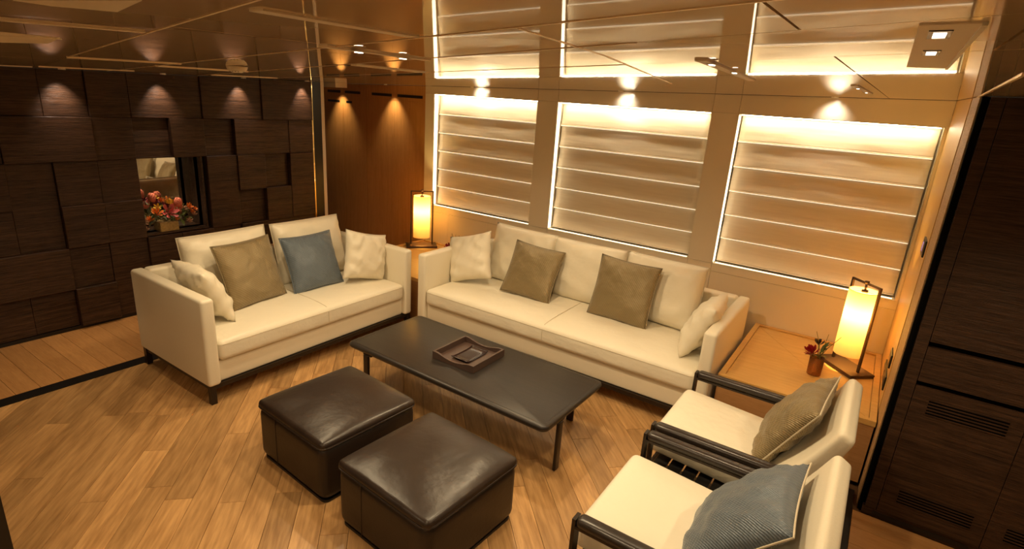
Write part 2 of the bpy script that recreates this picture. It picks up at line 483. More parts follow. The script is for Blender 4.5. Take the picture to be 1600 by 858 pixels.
for r_ in range(len(rows) - 1):
    for i in range(len(xs) - 1):
        sh = .05 if r_ % 2 else -.12
        a, b = xs[i] + (sh if 0 < i else 0), xs[i + 1] + (sh if i + 1 < len(xs) - 1 else 0)
        g = .0015
        lo0, lo1 = rows[r_](a), rows[r_](b); hi0, hi1 = rows[r_ + 1](a), rows[r_ + 1](b)
        pts = [(a + g, lo0 + g), (b - g, lo1 + g), (b - g, hi1 - g), (a + g, hi0 - g)]
        cquad('ceiling_panel', pts, 0, .012, 'ceiling', ceiling)
def bar(p, q, wd, drop, mat='ceiling_trim', name='trim_strip'):
    d = Vector((q[0] - p[0], q[1] - p[1])).normalized(); nrm = Vector((-d.y, d.x)) * wd / 2
    pts = [(p[0] - nrm.x, p[1] - nrm.y), (q[0] - nrm.x, q[1] - nrm.y), (q[0] + nrm.x, q[1] + nrm.y), (p[0] + nrm.x, p[1] + nrm.y)]
    return cquad(name, pts, -drop, .002, mat, ceiling)
for i, f in enumerate(SEAMS):
    x0 = (-2.33, -5.0, -5.0, -5.0)[i]
    x1 = (.2, .2, -.3, -.5)[i]
    bar((x0, f(x0)), (x1, f(x1)), .003, .0009)
bar((-.364, .537), (-.44, .922), .003, .0009); bar((-.44, .922), (-.808, 2.331), .003, .0012)
bar((.163, 1.396), (.273, 3.576), .006, .003)
SLOTS = [((-.975, .263), (-.93, .412), .004), ((-1.342, .358), (-1.287, .426), .003), ((-2.33, .783), (-2.244, 1.106), .006), ((-4.487, 1.354), (-4.329, 1.825), .008),
         ((-2.729, 1.242), (-2.801, 1.702), .007), ((-4.29, 2.323), (-4.205, 2.807), .008), ((-.529, .335), (-.55, .568), .004), ((-.835, .648), (-.889, .964), .006),
         ((-1.342, 1.145), (-1.453, 1.566), .006), ((-4.9, 1.0), (-4.75, 1.4), .006), ((-.30, .99), (-.393, 1.829), .006), ((-.148, 2.109), (-.150, 3.2), .006)]
for p, q, dr in SLOTS:
    bar(p, q, .02, dr * .5, 'channel', name='light_channel')

cquad('light_channel', [(-1.248, .334), (-1.265, .42), (-1.505, .477), (-1.61, .427)], -.0006, .002, 'channel', ceiling)
cquad('light_channel', [(-.721, .207), (-.584, .26), (-.707, .289), (-.73, .24)], -.0006, .002, 'channel', ceiling)
# downlights: flat square lenses in the channels and small round ones by the walls
def downlight(x, y, r_, drop, label, square=False, grp='ceiling downlights'):
    o = thing('downlight', label, 'ceiling light', (x, y, ceil_z(x, y) - drop), 0, grp)
    if square:
        v, f = box_vf(-r_, r_, -r_ * 1.6, r_ * 1.6, -.002, 0); mesh_obj('frame', v, f, 'fixture', o)
        v, f = box_vf(-r_ * .55, r_ * .55, -r_, r_, -.0035, -.002); mesh_obj('lens', v, f, 'lens', o)
    else:
        v, f = lathe_vf([(r_ * .6, -.001), (r_ * .65, -.004), (r_, -.004), (r_, 0)], 14); mesh_obj('ring', v, f, 'fixture', o)
        v, f = cyl_vf(r_ * .58, -.003, -.001, 12); mesh_obj('lens', v, f, 'lens', o)
    return o
names4 = ['leftmost', 'second from the left', 'third from the left', 'rightmost']
for i, y in enumerate(WALL_SPOTS_LEFT):
    downlight(XL + .11, y, .022, .001, 'small round downlight over the dark panelled wall, %s of its four' % names4[i], grp='downlights along the dark wall')
for x, n in zip(WALL_SPOTS_FAR, ('left', 'middle', 'right')):
    downlight(x, YW - .14, .022, .001, 'small round downlight in the ceiling above the %s window blind' % n, grp='downlights above the windows')
for x, n in zip(WARDROBE_SPOTS, ('left', 'right')):
    downlight(x, YW - .10, .018, .001, 'small round downlight above the %s wooden wardrobe door' % n, grp='downlights above the wardrobe')
sq = [(-.83, .72, .006, 'square downlight in the ceiling channel above the wardrobe reflection, left of its two'),
      (-.87, .87, .006, 'square downlight in the ceiling channel above the wardrobe reflection, right of its two'),
      (-.30, 1.06, .006, 'square downlight in the channel between middle and right window reflections, nearer the camera'),
      (-.325, 1.33, .006, 'square downlight in the channel between middle and right window reflections, nearer the windows'),
      (-.148, 2.30, .006, 'square downlight in the narrow channel in front of the right window, nearer the camera'),
      (-.150, 2.86, .006, 'square downlight in the narrow channel in front of the right window, nearer the window')]
for x, y, dr, lb in sq:
    downlight(x, y, .007, dr * .5, lb, True, 'square channel downlights')
# the wide recessed-look fixture at upper right
pf = [(-.014, 1.182), (-.006, .61), (.036, .61), (.040, 1.214)]
lf = thing('twin_downlight', 'wide bronze ceiling plate with two lit square lamps, upper right near the oak return', 'ceiling light', (0, 0, 0))
def cq_local(name, pts, lo, hi, mat, parent):
    return cquad(name, pts, lo, hi, mat, parent)
cq_local('plate', pf, -.0012, 0, 'channel', lf)
cq_local('edge_strip', [(.036, .61), (.040, .61), (.044, 1.214), (.040, 1.214)], -.003, 0, 'fixture', lf)
for y in (.68, .885):
    cq_local('frame', [(.002, y - .03), (.020, y - .03), (.020, y + .035), (.002, y + .035)], -.0022, -.0012, 'bronze_metal', lf)
    cq_local('lens', [(.006, y - .018), (.016, y - .018), (.016, y + .022), (.006, y + .022)], -.003, -.0022, 'lens', lf)
# smoke detector
sd = thing('smoke_detector', 'round ribbed cream smoke detector on the gloss ceiling, upper left', 'smoke detector', (-2.078, 1.224, ceil_z(-2.078, 1.224)))
v, f = lathe_vf([(.001, -.024), (.016, -.0235), (.026, -.020), (.034, -.012), (.037, -.004), (.037, -.001), (.001, -.001)], 22); mesh_obj('housing', v, f, 'fixture', sd, True)
V, F = [], []
for k in range(16):
    a = 2 * PI * k / 16
    if k % 4 == 0: continue
    v, f = box_vf(.0245, .0265, -.0015, .0015, -.0215, -.0165)
    v = [(x * math.cos(a) - y * math.sin(a), x * math.sin(a) + y * math.cos(a), z) for x, y, z in v]
    V, F = join_vf([(V, F), (v, f)])
mesh_obj('vent_slots', V, F, 'bronze_metal', sd)

# ------------------------------------------------------------------ left wall: staggered dark panels
wl = sempty('wall_left')
CE = [1.25 + .2835 * (i - 0) for i in range(-6, 10)]       # column edges; index 6 is y = 1.25
def cy(i): return 1.25 + .2835 * i
RZ = [None, 1.675, 1.345, 1.01, .68, .345, .03]
BACKX = XL - .085
NY0, NY1, NZ0, NZ1 = cy(3) - .035, cy(5) - .045, .70, 1.345
NY0, NY1 = 2.062, 2.620
ND = .255
def wall_box(y0, y1, z0, z1):
    V, F = box_vf(BACKX - .06, BACKX, y0, y1, z0, z1)
    if z1 > 1.9:
        V = [(x, y, (ceil_z(x, y) - .002) if z == z1 else z) for x, y, z in V]
    return V, F
V, F = join_vf([wall_box(cy(-6), NY0, 0, 2), wall_box(NY1, 3.80, 0, 2), wall_box(NY0, NY1, 0, NZ0), wall_box(NY0, NY1, NZ1, 2)])
mesh_obj('backing', V, F, 'niche', wl)
# niche box
V, F = join_vf([box_vf(XL - ND - .02, XL - .02, NY0 - .012, NY0, NZ0, NZ1), box_vf(XL - ND - .02, XL - .02, NY1, NY1 + .012, NZ0, NZ1),
                box_vf(XL - ND - .02, XL - .01, NY0 - .012, NY1 + .012, NZ0 - .012, NZ0), box_vf(XL - ND - .02, XL - .02, NY0 - .012, NY1 + .012, NZ1, NZ1 + .012)])
mesh_obj('niche_lining', V, F, 'dark_wood', wl)
box('mirror', XL - ND - .012, XL - ND, NY0, NY1, NZ0, NZ1, 'mirror', wl)
PANELS = [  # row0, row1, col0, col1, depth level
    (0, 1, -4, -1, 1), (0, 1, -1, 1, 1), (0, 1, 1, 2, 1), (0, 1, 2, 3, 2), (0, 1, 3, 5, 2), (0, 1, 5, 7, 3), (0, 1, 7, 9, 4),
    (1, 2, -4, -2, 1), (1, 2, -2, 0, 2), (1, 2, 0, 2, 3), (1, 2, 2, 3, 2), (1, 2, 3, 4, 0), (1, 2, 4, 5, 3), (1, 2, 5, 6, 0), (1, 2, 6, 8, 3), (1, 2, 8, 9, 3.3),
    (2, 3, -4, -1, 1), (2, 3, -1, 0, 3), (2, 4, 0, 1, .5), (2, 3, 1, 2, 2), (2, 3, 2, 3, 1.6), (3, 4, -4, -1, 2), (3, 4, -1, 0, 1), (3, 4, 1, 2, 3), (3, 4, 2, 3, 2.4),
    (2, 4, 5, 6, 2.6), (2, 3, 6, 7, 3.6), (3, 4, 6, 7, 0), (2, 3, 7, 8, 0), (3, 4, 7, 8, 3), (2, 4, 8, 9, 3.3),
    (4, 5, -4, -1, 2), (4, 5, -1, 1, 3), (4, 5, 1, 2, 1), (4, 6, 2, 3, 1.4), (4, 5, 3, 4, 3), (4, 5, 4, 5, 3.3), (4, 5, 5, 6, 1), (4, 5, 6, 7, 3), (4, 5, 7, 9, 1),
    (5, 6, -4, -1, 1), (5, 6, -1, 0, .6), (5, 6, 0, 1, .3), (5, 6, 1, 2, 3.2), (5, 6, 3, 5, 1), (5, 6, 5, 7, 2), (5, 6, 7, 9, 1)]
for r0, r1, c0, c1, lv in PANELS:
    y0, y1, z0 = cy(c0) + .001, cy(c1) - .001, RZ[r1] + .001
    x1 = XL - .045 + lv * .0165
    top = RZ[r0]
    zt0 = (ceil_z(XL, y0) - .003) if top is None else top - .001
    zt1 = (ceil_z(XL, y1) - .003) if top is None else top - .001
    b = .0025
    V = [(BACKX, y0, z0), (BACKX, y1, z0), (BACKX, y1, zt1), (BACKX, y0, zt0),
         (x1 - b, y0, z0), (x1 - b, y1, z0), (x1 - b, y1, zt1), (x1 - b, y0, zt0),
         (x1, y0 + b, z0 + b), (x1, y1 - b, z0 + b), (x1, y1 - b, zt1 - b), (x1, y0 + b, zt0 - b)]
    F = [(0, 1, 2, 3), (8, 9, 10, 11)]
    for k in (0, 4):
        for i in range(4):
            j = (i + 1) % 4; F.append((k + i, k + j, k + 4 + j, k + 4 + i))
    mesh_obj('panel', V, F, 'dark_wood', wl)
struct(box('baseboard_left', BACKX, XL - .03, cy(-4), 3.80, 0, .029, 'black'))
nl = bpy.data.lights.new('niche_spot', 'SPOT'); nl.energy = 7.0; nl.spot_size = math.radians(95); nl.spot_blend = .8; nl.color = (1, .80, .55); nl.shadow_soft_size = .012
no = bpy.data.objects.new('niche_light', nl); COL.objects.link(no); no.location = (XL - .09, 2.33, NZ1 - .015)
mesh_obj('niche_downlight', *cyl_vf(.018, NZ1 - .006, NZ1 - .001, 14, XL - .09, 2.33), 'fixture', wl)
# end of the wall: polished gold strip, black jamb, pale strip
def post(name, x0, x1, y0, y1, mat):
    V, F = box_vf(x0, x1, y0, y1, 0, 2)
    V = [(x, y, (ceil_z(x, y) - .002) if z == 2 else z) for x, y, z in V]
    return struct(mesh_obj(name, V, F, mat))
post('trim_3', XL - .06, XL - .002, 3.803, 3.822, 'gold_mirror')
post('trim_4', XL - .10, XL - .004, 3.824, 3.93, 'black')
post('trim_5', XL - .10, XL - .010, 3.932, 3.975, 'cream_wall')
post('trim_6', -2.78, -2.555, .20, .41, 'black')

# ------------------------------------------------------------------ far wall with three windows
wf = sempty('wall_far')
WX = [(-4.12, -2.835), (-2.62, -1.235), (-1.035, .238)]
WZ0, WZ1 = .84, 2.025
WT = .14
XF0 = -4.245
def fpan(name, x0, x1, z0, z1, mat='cream_wall'):
    V, F = box_vf(x0 + .0012, x1 - .0012, YW, YW + WT, z0 + .0012, z1 - .0012)
    if z1 > 2.05:
        V = [(x, y, (ceil_z(x, y) - .002) if z > 2.05 else z) for x, y, z in V]
    return mesh_obj(name, V, F, mat, wf)
cuts = [XF0, WX[0][1], WX[1][0], WX[1][1], WX[2][0], XR]
for a, b in zip(cuts[:-1], cuts[1:]):
    fpan('header_panel', a, b, WZ1, 2.2)
pill = [(XF0, WX[0][0]), (WX[0][1], WX[1][0]), (WX[1][1], WX[2][0]), (WX[2][1], XR)]
for a, b in pill: fpan('pillar_panel', a, b, WZ0, WZ1)
for a, b in zip(cuts[:-1], cuts[1:]):
    fpan('sill_panel', a, b, .775, WZ0)
for a, b in zip([XF0, -3.88, -3.35, WX[0][1], WX[1][0], WX[1][1], WX[2][0]], [-3.88, -3.35, WX[0][1], WX[1][0], WX[1][1], WX[2][0], XR]):
    fpan('lower_panel', a, b, 0, .775)
box('backing', XF0 - .1, XR + .1, YW + WT, YW + WT + .04, 0, 2.1, 'white_reveal', wf)
posn = ('left', 'middle', 'right')
for wi, (x0, x1) in enumerate(WX):
    win = sempty('window_%d' % (wi + 1))
    t = .0035
    V, F = join_vf([box_vf(x0, x0 + t, YW + .002, YW + WT - .002, WZ0, WZ1), box_vf(x1 - t, x1, YW + .002, YW + WT - .002, WZ0, WZ1),
                    box_vf(x0 + t, x1 - t, YW + .002, YW + WT - .002, WZ0, WZ0 + t), box_vf(x0 + t, x1 - t, YW + .002, YW + WT - .002, WZ1 - t, WZ1)])
    mesh_obj('frame', V, F, 'cream_wall', win)
    # light strips round the opening, in front of the blind
    o = box('light_strip', x0 + .02, x1 - .02, YW + .012, YW + .040, WZ1 - t - .006, WZ1 - t - .001, 'led_top', win)
    box('light_strip', x0 + t + .0005, x0 + t + .004, YW + .008, YW + .055, WZ0 + .012, WZ1 - .02, 'led_side', win)
    box('light_strip', x0 + .02, x1 - .02, YW + .024, YW + .044, WZ0 + t + .001, WZ0 + t + .0025, 'led_side', win)
    # roman blind
    bl = thing('roman_blind', 'cream roman blind with six horizontal folds and glowing fold lines in the %s window' % posn[wi], 'blind', ((x0 + x1) / 2, YW + .07, WZ0), 0, 'roman blinds in the windows')
    bw = (x1 - x0) / 2 - .016
    H = (WZ1 - WZ0 - .03) / 6
    rr = random.Random(50 + wi)
    for s in range(6):
        zt = WZ1 - WZ0 - .012 - s * H; zb = zt - H
        nx, nz = 24, 10
        V, F = [], []
        ph = [rr.uniform(0, 6.3) for _ in range(5)]
        for j in range(nz + 1):
            tt = j / nz; z = zt + (zb - zt) * tt
            for i in range(nx + 1):
                u = -1 + 2 * i / nx
                yy = .018 - .016 * tt ** 1.3
                yy += .003 * math.sin(PI * tt) * (math.sin(3.1 * u + ph[0] + 4 * tt) + .7 * math.sin(6.7 * u + ph[1] - 6 * tt) + .5 * math.sin(13 * u + ph[2]))
                V.append((u * bw, yy, z))
        for j in range(nz):
            for i in range(nx):
                a = j * (nx + 1) + i; F.append((a, a + 1, a + nx + 2, a + nx + 1))
        n = len(V)
        V += [(x, y + .003, z) for x, y, z in V]
        F += [tuple(q + n for q in f_)[::-1] for f_ in F]
        for j in range(nz):
            for i in (0, nx):
                a = j * (nx + 1) + i; F.append((a, a + nx + 1, a + nx + 1 + n, a + n))
        for i in range(nx):
            for j in (0, nz):
                a = j * (nx + 1) + i; F.append((a, a + 1, a + 1 + n, a + n))
        mesh_obj('cloth_fold', V, F, 'blind', bl, True)
        # stiff batten lip at the bottom of each fold
        pr = [(.000, zb + .009), (-.005, zb + .006), (-.005, zb + .001), (.004, zb + .001), (.006, zb + .009)]
        m = len(pr)
        V = [(-bw, y, z) for y, z in pr] + [(bw, y, z) for y, z in pr]
        F = [tuple(range(m)), tuple(range(m, 2 * m))[::-1]] + [(i, (i + 1) % m, m + (i + 1) % m, m + i) for i in range(m)]
        mesh_obj('batten', V, F, 'blind', bl)
        if s < 5: mesh_obj('glow_strip', *box_vf(-bw, bw, .0, .004, zb - .0035, zb + .001), 'slit', bl)  # emissive strip imitates light leaking between folds, nothing lit behind it

# ------------------------------------------------------------------ wardrobe in the far left corner
YWD = 4.62
wd = thing('wardrobe', 'tall reddish brown built-in wardrobe with plain doors and black vent slots in far left corner', 'wardrobe', (-5.2, YWD, 0))
def wbox(name, x0, x1, z0, z1, mat, d=0.0, parent=None):
    V, F = box_vf(x0 + 5.2, x1 + 5.2, -d, .10, z0, z1)
    if z1 > 2.0: V = [(x, y, (ceil_z(x - 5.2, y + YWD) - .003) if z == z1 else z) for x, y, z in V]
    return mesh_obj(name, V, F, mat, parent or wd)
wbox('carcass', -6.1, XF0 - .002, 0, 2.2, 'wardrobe', -.012)
dl = [(-5.99, -5.62), (-5.618, -5.212), (-5.205, -4.745), (-4.743, XF0 - .003)]
for a, b in dl: wbox('door', a, b, .03, 1.925, 'wardrobe')
wbox('top_rail', -5.99, -5.212, 1.93, 2.2, 'wardrobe', .001); wbox('top_rail', -5.205, XF0 - .003, 1.93, 2.2, 'wardrobe', .001)
for a, b in ((-5.90, -5.66), (-5.58, -5.31), (-5.114, -4.79), (-4.70, -4.32)):
    wbox('vent_slot', a, b, 1.965, 1.995, 'black', .0025)
for a, b in ((-5.90, -5.68), (-5.56, -5.46)):
    wbox('vent_slot', a, b, 1.855, 1.88, 'black', .0015)
wbox('side_stile', -6.1, -5.995, 0, 2.2, 'cream_wall', .012)
V, F = box_vf(-6.3, -5.18, 4.16, 4.32, 1.99, 2.05)
V = [(x, y, (ceil_z(x, y) - .001) if z > 2.03 else ceil_z(x, y) - .05) for x, y, z in V]
struct(mesh_obj('trim_7', V, F, 'cream_wall'))

# ------------------------------------------------------------------ right: oak return and dark panelling
wr = sempty('wall_right')
def ywall(name, y0, y1, x0, x1, mat, parent=wr, z0=0.0, z1=9):
    V, F = box_vf(x0, x1, y0, y1, z0, z1)
    V = [(x, y, (ceil_z(x, y) - .002) if z == 9 else z) for x, y, z in V]
    return mesh_obj(name, V, F, mat, parent)
ywall('oak_panel', 3.60, YW - .002, XR, XR + .04, 'golden_oak')
ywall('ribbed_panel', YD + .075, 3.598, XR + .003, XR + .043, 'ribbed_oak')
ywall('black_post', YD + .03, YD + .073, XR + .008, XR + .06, 'slot')
ywall('backing', YD + .035, YD + .12, XR + .062, XBACK, 'slot')
def dpan(name, x0, x1, z0, z1, d=0.0, mat='dark_wood_r', parent=wr):
    V, F = box_vf(x0, x1, YD - d, YD + .034, z0, z1)
    V = [(x, y, (ceil_z(x, y) - .003) if z == 9 else z) for x, y, z in V]
    return mesh_obj(name, V, F, mat, parent)
dpan('stile', .292, .342, .052, 9)
dpan('upper_panel', .345, XBACK, 1.032, 9)
dpan('middle_panel', .345, XBACK, .823, 1.003)
dpan('plinth', .283, XBACK, 0, .049, -.006)
dpan('plinth_slot', .33, .74, .012, .036, -.0035, 'black')
dpan('top_slot', .42, .56, 2.055, 2.085, .001, 'black')
def cab_door(x0, x1, lab):
    d = thing('cabinet_door', lab, 'cabinet', (x0, YD, 0), 0, 'dark cabinet doors')
    V, F = box_vf(0, x1 - x0, 0, .034, .052, .795); mesh_obj('door_leaf', V, F, 'dark_wood_r', d)
    W = x1 - x0
    for zc in (.70, .174):
        vp = mesh_obj('vent_grille', *box_vf(.068, W - .055, -.0008, 0, zc - .040, zc + .040), 'slot', d)
        for k in range(6):
            z = zc - .040 + k * .016
            mesh_obj('slat', *box_vf(.068, W - .055, -.0035, -.0008, z - .0034, z + .0034), 'dark_wood_r', vp)
    return d
cab_door(.345, .775, 'dark wood cabinet door with two vent grilles beside the oak table')
cab_door(.778, 1.21, 'dark wood cabinet door cut off by the right edge of the picture')
struct(box('door_1', 1.213, XBACK, YD, YD + .034, .052, .795, 'dark_wood_r'))
# switches on the oak return
def plate(name, label, cat, y0, y1, z0, z1, mods):
    o = thing(name, label, cat, (XR, (y0 + y1) / 2, (z0 + z1) / 2))
    hy, hz = (y1 - y0) / 2, (z1 - z0) / 2
    V, F = rbox_vf(.010, hy * 2, hz * 2, .003, 0); m = mesh_obj('plate', [(x - .004, y, z) for x, y, z in V], F, 'black', o, True)
    for a, b, mt in mods:
        mesh_obj('button' if mt != 'screen' else 'display', *box_vf(-.0115, -.009, a * hy, b * hy, -hz * .55, hz * .55), mt, o)
plate('light_switch', 'small framed control panel high on the golden oak return', 'switch', 3.66, 3.84, 1.34, 1.43, [(-.75, -.3, 'grey_metal'), (-.2, .3, 'screen'), (.4, .75, 'grey_metal')])
plate('wall_socket', 'upper dark socket plate on oak return behind the right lamp', 'socket', 3.68, 3.84, .665, .745, [(-.7, .7, 'grey_metal')])
plate('wall_socket', 'lower double socket plate on oak return beside the right lamp', 'socket', 3.66, 3.98, .53, .615, [(-.85, -.1, 'grey_metal'), (.1, .85, 'grey_metal')])

# walls behind the camera, out of frame
V, F = box_vf(-6.4, XBACK, YBACK - .06, YBACK, 0, 9)
struct(mesh_obj('wall_rear', [(x, y, (ceil_z(x, y) - .001) if z == 9 else z) for x, y, z in V], F, 'cream_wall'))
V, F = box_vf(XBACK, XBACK + .06, YBACK, YD, 0, 9)
struct(mesh_obj('wall_side', [(x, y, (ceil_z(x, y) - .001) if z == 9 else z) for x, y, z in V], F, 'cream_wall'))

# ------------------------------------------------------------------ sofas
def sofa(L, D, loc, rot, label):
    s = thing('sofa', label, 'sofa', loc, rot, 'cream leather sofas')
    AT, AH, Z0 = .085, .72, .13
    rbox('base', (0, .02, (Z0 + .28) / 2), (L - 2 * AT + .004, D - .04, .28 - Z0), .012, 'cream_leather', s, 2)
    for q in (-1, 1):
        rbox('arm', (q * (L / 2 - AT / 2), 0, (Z0 + AH) / 2), (AT, D, AH - Z0), .022, 'cream_leather', s, 2)
    rbox('back', (0, D / 2 - .05, (Z0 + AH) / 2), (L - 2 * AT + .002, .10, AH - Z0), .022, 'cream_leather', s, 2)
    SD = D - .10
    sx, sy = L - 2 * AT - .012, SD
    st = rbox('seat_cushion', (0, -D / 2 + SD / 2 + .004, .35), (sx, sy, .14), .035, 'seat_leather', s, (26, 12, 2), .022, .0035, int(L * 10))
    # seams
    loop = [(x, y, .0) for x, y in outline(sx + .001, sy + .001, .036, 5)]
    mesh_obj('piping', *tube_vf([(x, y, .045) for x, y, z in [(a, b, 0) for a, b in outline(sx - .004, sy - .004, .034, 5)]], .0035, 5, True), 'piping', st)
    pts = [(0.02, -sy / 2 - .001, z) for z in (-.04, .0, .04)] + [(.02, -sy / 2 + .03 + k * (sy - .06) / 8, .0722 + .022 * max(0, 1 - ((-sy / 2 + .03 + k * (sy - .06) / 8) / (sy / 2)) ** 4)) for k in range(9)]
    mesh_obj('seam', *tube_vf(pts, .0022, 5), 'piping', st)
    # dark plinth frame and legs
    V, F = join_vf([box_vf(-L / 2 + .02, L / 2 - .02, -D / 2 + .02, -D / 2 + .05, .10, .13), box_vf(-L / 2 + .02, L / 2 - .02, D / 2 - .05, D / 2 - .02, .10, .13),
                    box_vf(-L / 2 + .02, -L / 2 + .05, -D / 2 + .05, D / 2 - .05, .10, .13), box_vf(L / 2 - .05, L / 2 - .02, -D / 2 + .05, D / 2 - .05, .10, .13)])
    mesh_obj('plinth_frame', V, F, 'bronze_metal', s)
    for a in (-1, 1):
        for b in (-1, 1):
            x, y = a * (L / 2 - .03), b * (D / 2 - .03)
            box('leg', x - .018, x + .018, y - .018, y + .018, 0.0, .13, 'bronze_metal', s)
    return s
sofa(1.82, .93, (-3.725, 2.48, 0), PI / 2, 'cream leather two-seat sofa in front of the dark panelled wall')
sofa(2.50, .95, (-1.89, 3.80, 0), 0, 'long cream leather sofa below the lit window blinds')

# ------------------------------------------------------------------ cushions
def pillow_vf(w_, h_, tf, tb, boxy=2.0, n=22, seed=0, wr=.006, pinch=.06):
    rg = random.Random(seed); ph = [rg.uniform(0, 6.3) for _ in range(8)]
    def prof(u, v):
        return max(0, (1 - abs(u) ** boxy)) ** .55 * max(0, (1 - abs(v) ** boxy)) ** .55
    idx = {}; V, F = [], []
    def tck(k):
        s = -1 + 2 * k / n
        return math.copysign(abs(s) ** .8, s)
    def vid(i, j, side):
        edge = i in (0, n) or j in (0, n)
        k = (i, j, 0 if edge else side)
        if k in idx: return idx[k]
        u, v = tck(i), tck(j)
        x = u * w_ / 2 * (1 - pinch * (1 - v * v) * abs(u) ** 3)
        y = v * h_ / 2 * (1 - pinch * (1 - u * u) * abs(v) ** 3)
        p = prof(u, v)
        z = (tf if side > 0 else -tb) * p
        if not edge:
            r_ = max(abs(u), abs(v))
            wv = math.sin(8 * u * v * 2 + ph[0] + 3 * u) + .7 * math.sin(11 * v + 6 * u + ph[1]) + .5 * math.sin(19 * u - 9 * v + ph[2])
            z += side * wr * wv * p * (.4 + .6 * r_)
            # creases running in from the corners
            cr = abs(abs(u) - abs(v))
            z += side * wr * 1.6 * math.cos(cr * 28 + ph[3]) * math.exp(-cr * 5) * max(0, r_ - .45) * min(1, p * 3)
        idx[k] = len(V); V.append((x, y, z)); return idx[k]
    for side in (1, -1):
        for i in range(n):
            for j in range(n):
                q = [vid(i, j, side), vid(i + 1, j, side), vid(i + 1, j + 1, side), vid(i, j + 1, side)]
                F.append(tuple(q if side > 0 else q[::-1]))
    ring = [idx[(i, 0, 0)] for i in range(n)] + [idx[(n, j, 0)] for j in range(n)] + [idx[(n - i, n, 0)] for i in range(n)] + [idx[(0, n - j, 0)] for j in range(n)]
    return V, F, [V[k] for k in ring]
def cushion(label, c, u, v, w_, h_, tf, tb, mat, boxy, seed, pipe, group, cat='cushion', name='cushion', wr=.006, pinch=.06):
    V, F, ring = pillow_vf(w_, h_, tf, tb, boxy, 22, seed, wr, pinch)
    o = mesh_obj(name, V, F, mat, None, True)
    u = Vector(u).normalized(); v = Vector(v); v = (v - u * v.dot(u)).normalized(); n = u.cross(v)
    m = Matrix.Identity(4)
    for i in range(3):
        m[i][0], m[i][1], m[i][2], m[i][3] = u[i], v[i], n[i], c[i]
    o.matrix_world = m
    tag(o, label, cat, group)
    if pipe: mesh_obj('piping', *tube_vf(ring, .0035, 5, True), pipe, o)
    return o
G1, G2, G3 = 'cream back cushions', 'cream side cushions', 'bronze accent cushions'
CL = 'cushion_leather'
bk = dict(tf=.10, tb=.075, mat=CL, boxy=4, pipe='piping', group=G1, wr=.007, pinch=.02)
cushion('large cream back cushion behind the bronze cushion on the two-seat sofa', (-3.985, 2.16, .68), (.03, .998, .02), (-.18, 0, .983), .66, .51, seed=1, **bk)
cushion('large cream back cushion behind the blue cushion on the two-seat sofa', (-3.968, 2.873, .680), (.01, 1, .009), (-.234, 0, .972), .66, .51, seed=2, **bk)
cushion('large cream back cushion nearest the left lamp on the long sofa', (-2.529, 4.02, .682), (.995, -.03, -.01), (.0, .167, .985), .66, .52, seed=3, **bk)
cushion('large cream back cushion in the middle of the long sofa', (-1.894, 4.03, .677), (.999, 0, .0), (0, .10, .995), .66, .51, seed=4, **bk)
cushion('large cream back cushion nearest the oak table on the long sofa', (-1.255, 4.035, .678), (.985, -.10, .02), (.02, .21, .97), .66, .51, seed=5, **bk)
sd_ = dict(tf=.10, tb=.065, mat=CL, boxy=2.8, pipe=None, group=G2, wr=.011, pinch=.075)
cushion('small cream cushion leaning on the near left arm of the two-seat sofa', (-3.68, 1.80, .63), (-1, .03, .02), (0, -.45, .89), .43, .43, seed=6, **sd_)
cushion('small cream cushion by the right arm of the two-seat sofa, next to the blue cushion', (-3.57, 3.13, .645), (.12, .95, -.25), (-.20, .28, .93), .42, .42, seed=7, **sd_)
cushion('small cream cushion at the left end of the long sofa, near the red rose', (-2.90, 3.75, .655), (.94, .157, .28), (-.30, .333, .88), .43, .43, seed=8, **sd_)
cushion('small cream cushion leaning on the right arm of the long sofa', (-.815, 3.70, .62), (.07, -.997, 0), (.42, .03, .90), .43, .43, seed=9, **sd_)
ac = dict(tf=.075, tb=.055, mat='bronze_cloth', boxy=2.4, pipe='bronze_cloth', group=G3)
cushion('bronze ribbed cushion on the two-seat sofa', (-3.755, 2.196, .662), (-.137, .99, .005), (-.352, -.05, .934), .49, .49, seed=10, **ac)
cushion('bronze ribbed cushion on the long sofa, the one nearer the left lamp', (-2.286, 3.81, .648), (.995, .07, -.066), (.029, .435, .9), .465, .46, seed=11, **ac)
cushion('bronze ribbed cushion on the long sofa, the one nearer the oak table', (-1.481, 3.85, .662), (1, -.008, -.025), (.026, .298, .954), .495, .49, seed=12, **ac)
ab = dict(ac); ab.update(mat='blue_cloth', pipe='blue_cloth', group='blue accent cushions')
cushion('slate blue cushion on the two-seat sofa', (-3.725, 2.715, .645), (.045, .999, .01), (-.383, .008, .924), .465, .465, seed=13, **ab)
ac.update(tf=.11, tb=.05, pipe='piping', wr=.009); ab.update(tf=.11, tb=.05, pipe='piping', wr=.009)
cushion('shiny bronze ribbed cushion on the armchair beside the oak table', (-.10, 2.735, .622), (-.08, -.997, 0), (.485, -.039, .874), .50, .45, seed=14, **ac)
cushion('slate blue ribbed cushion on the armchair nearest the camera', (-.150, 1.878, .615), (.011, -.999, .054), (.66, .044, .75), .51, .47, seed=15, **ab)

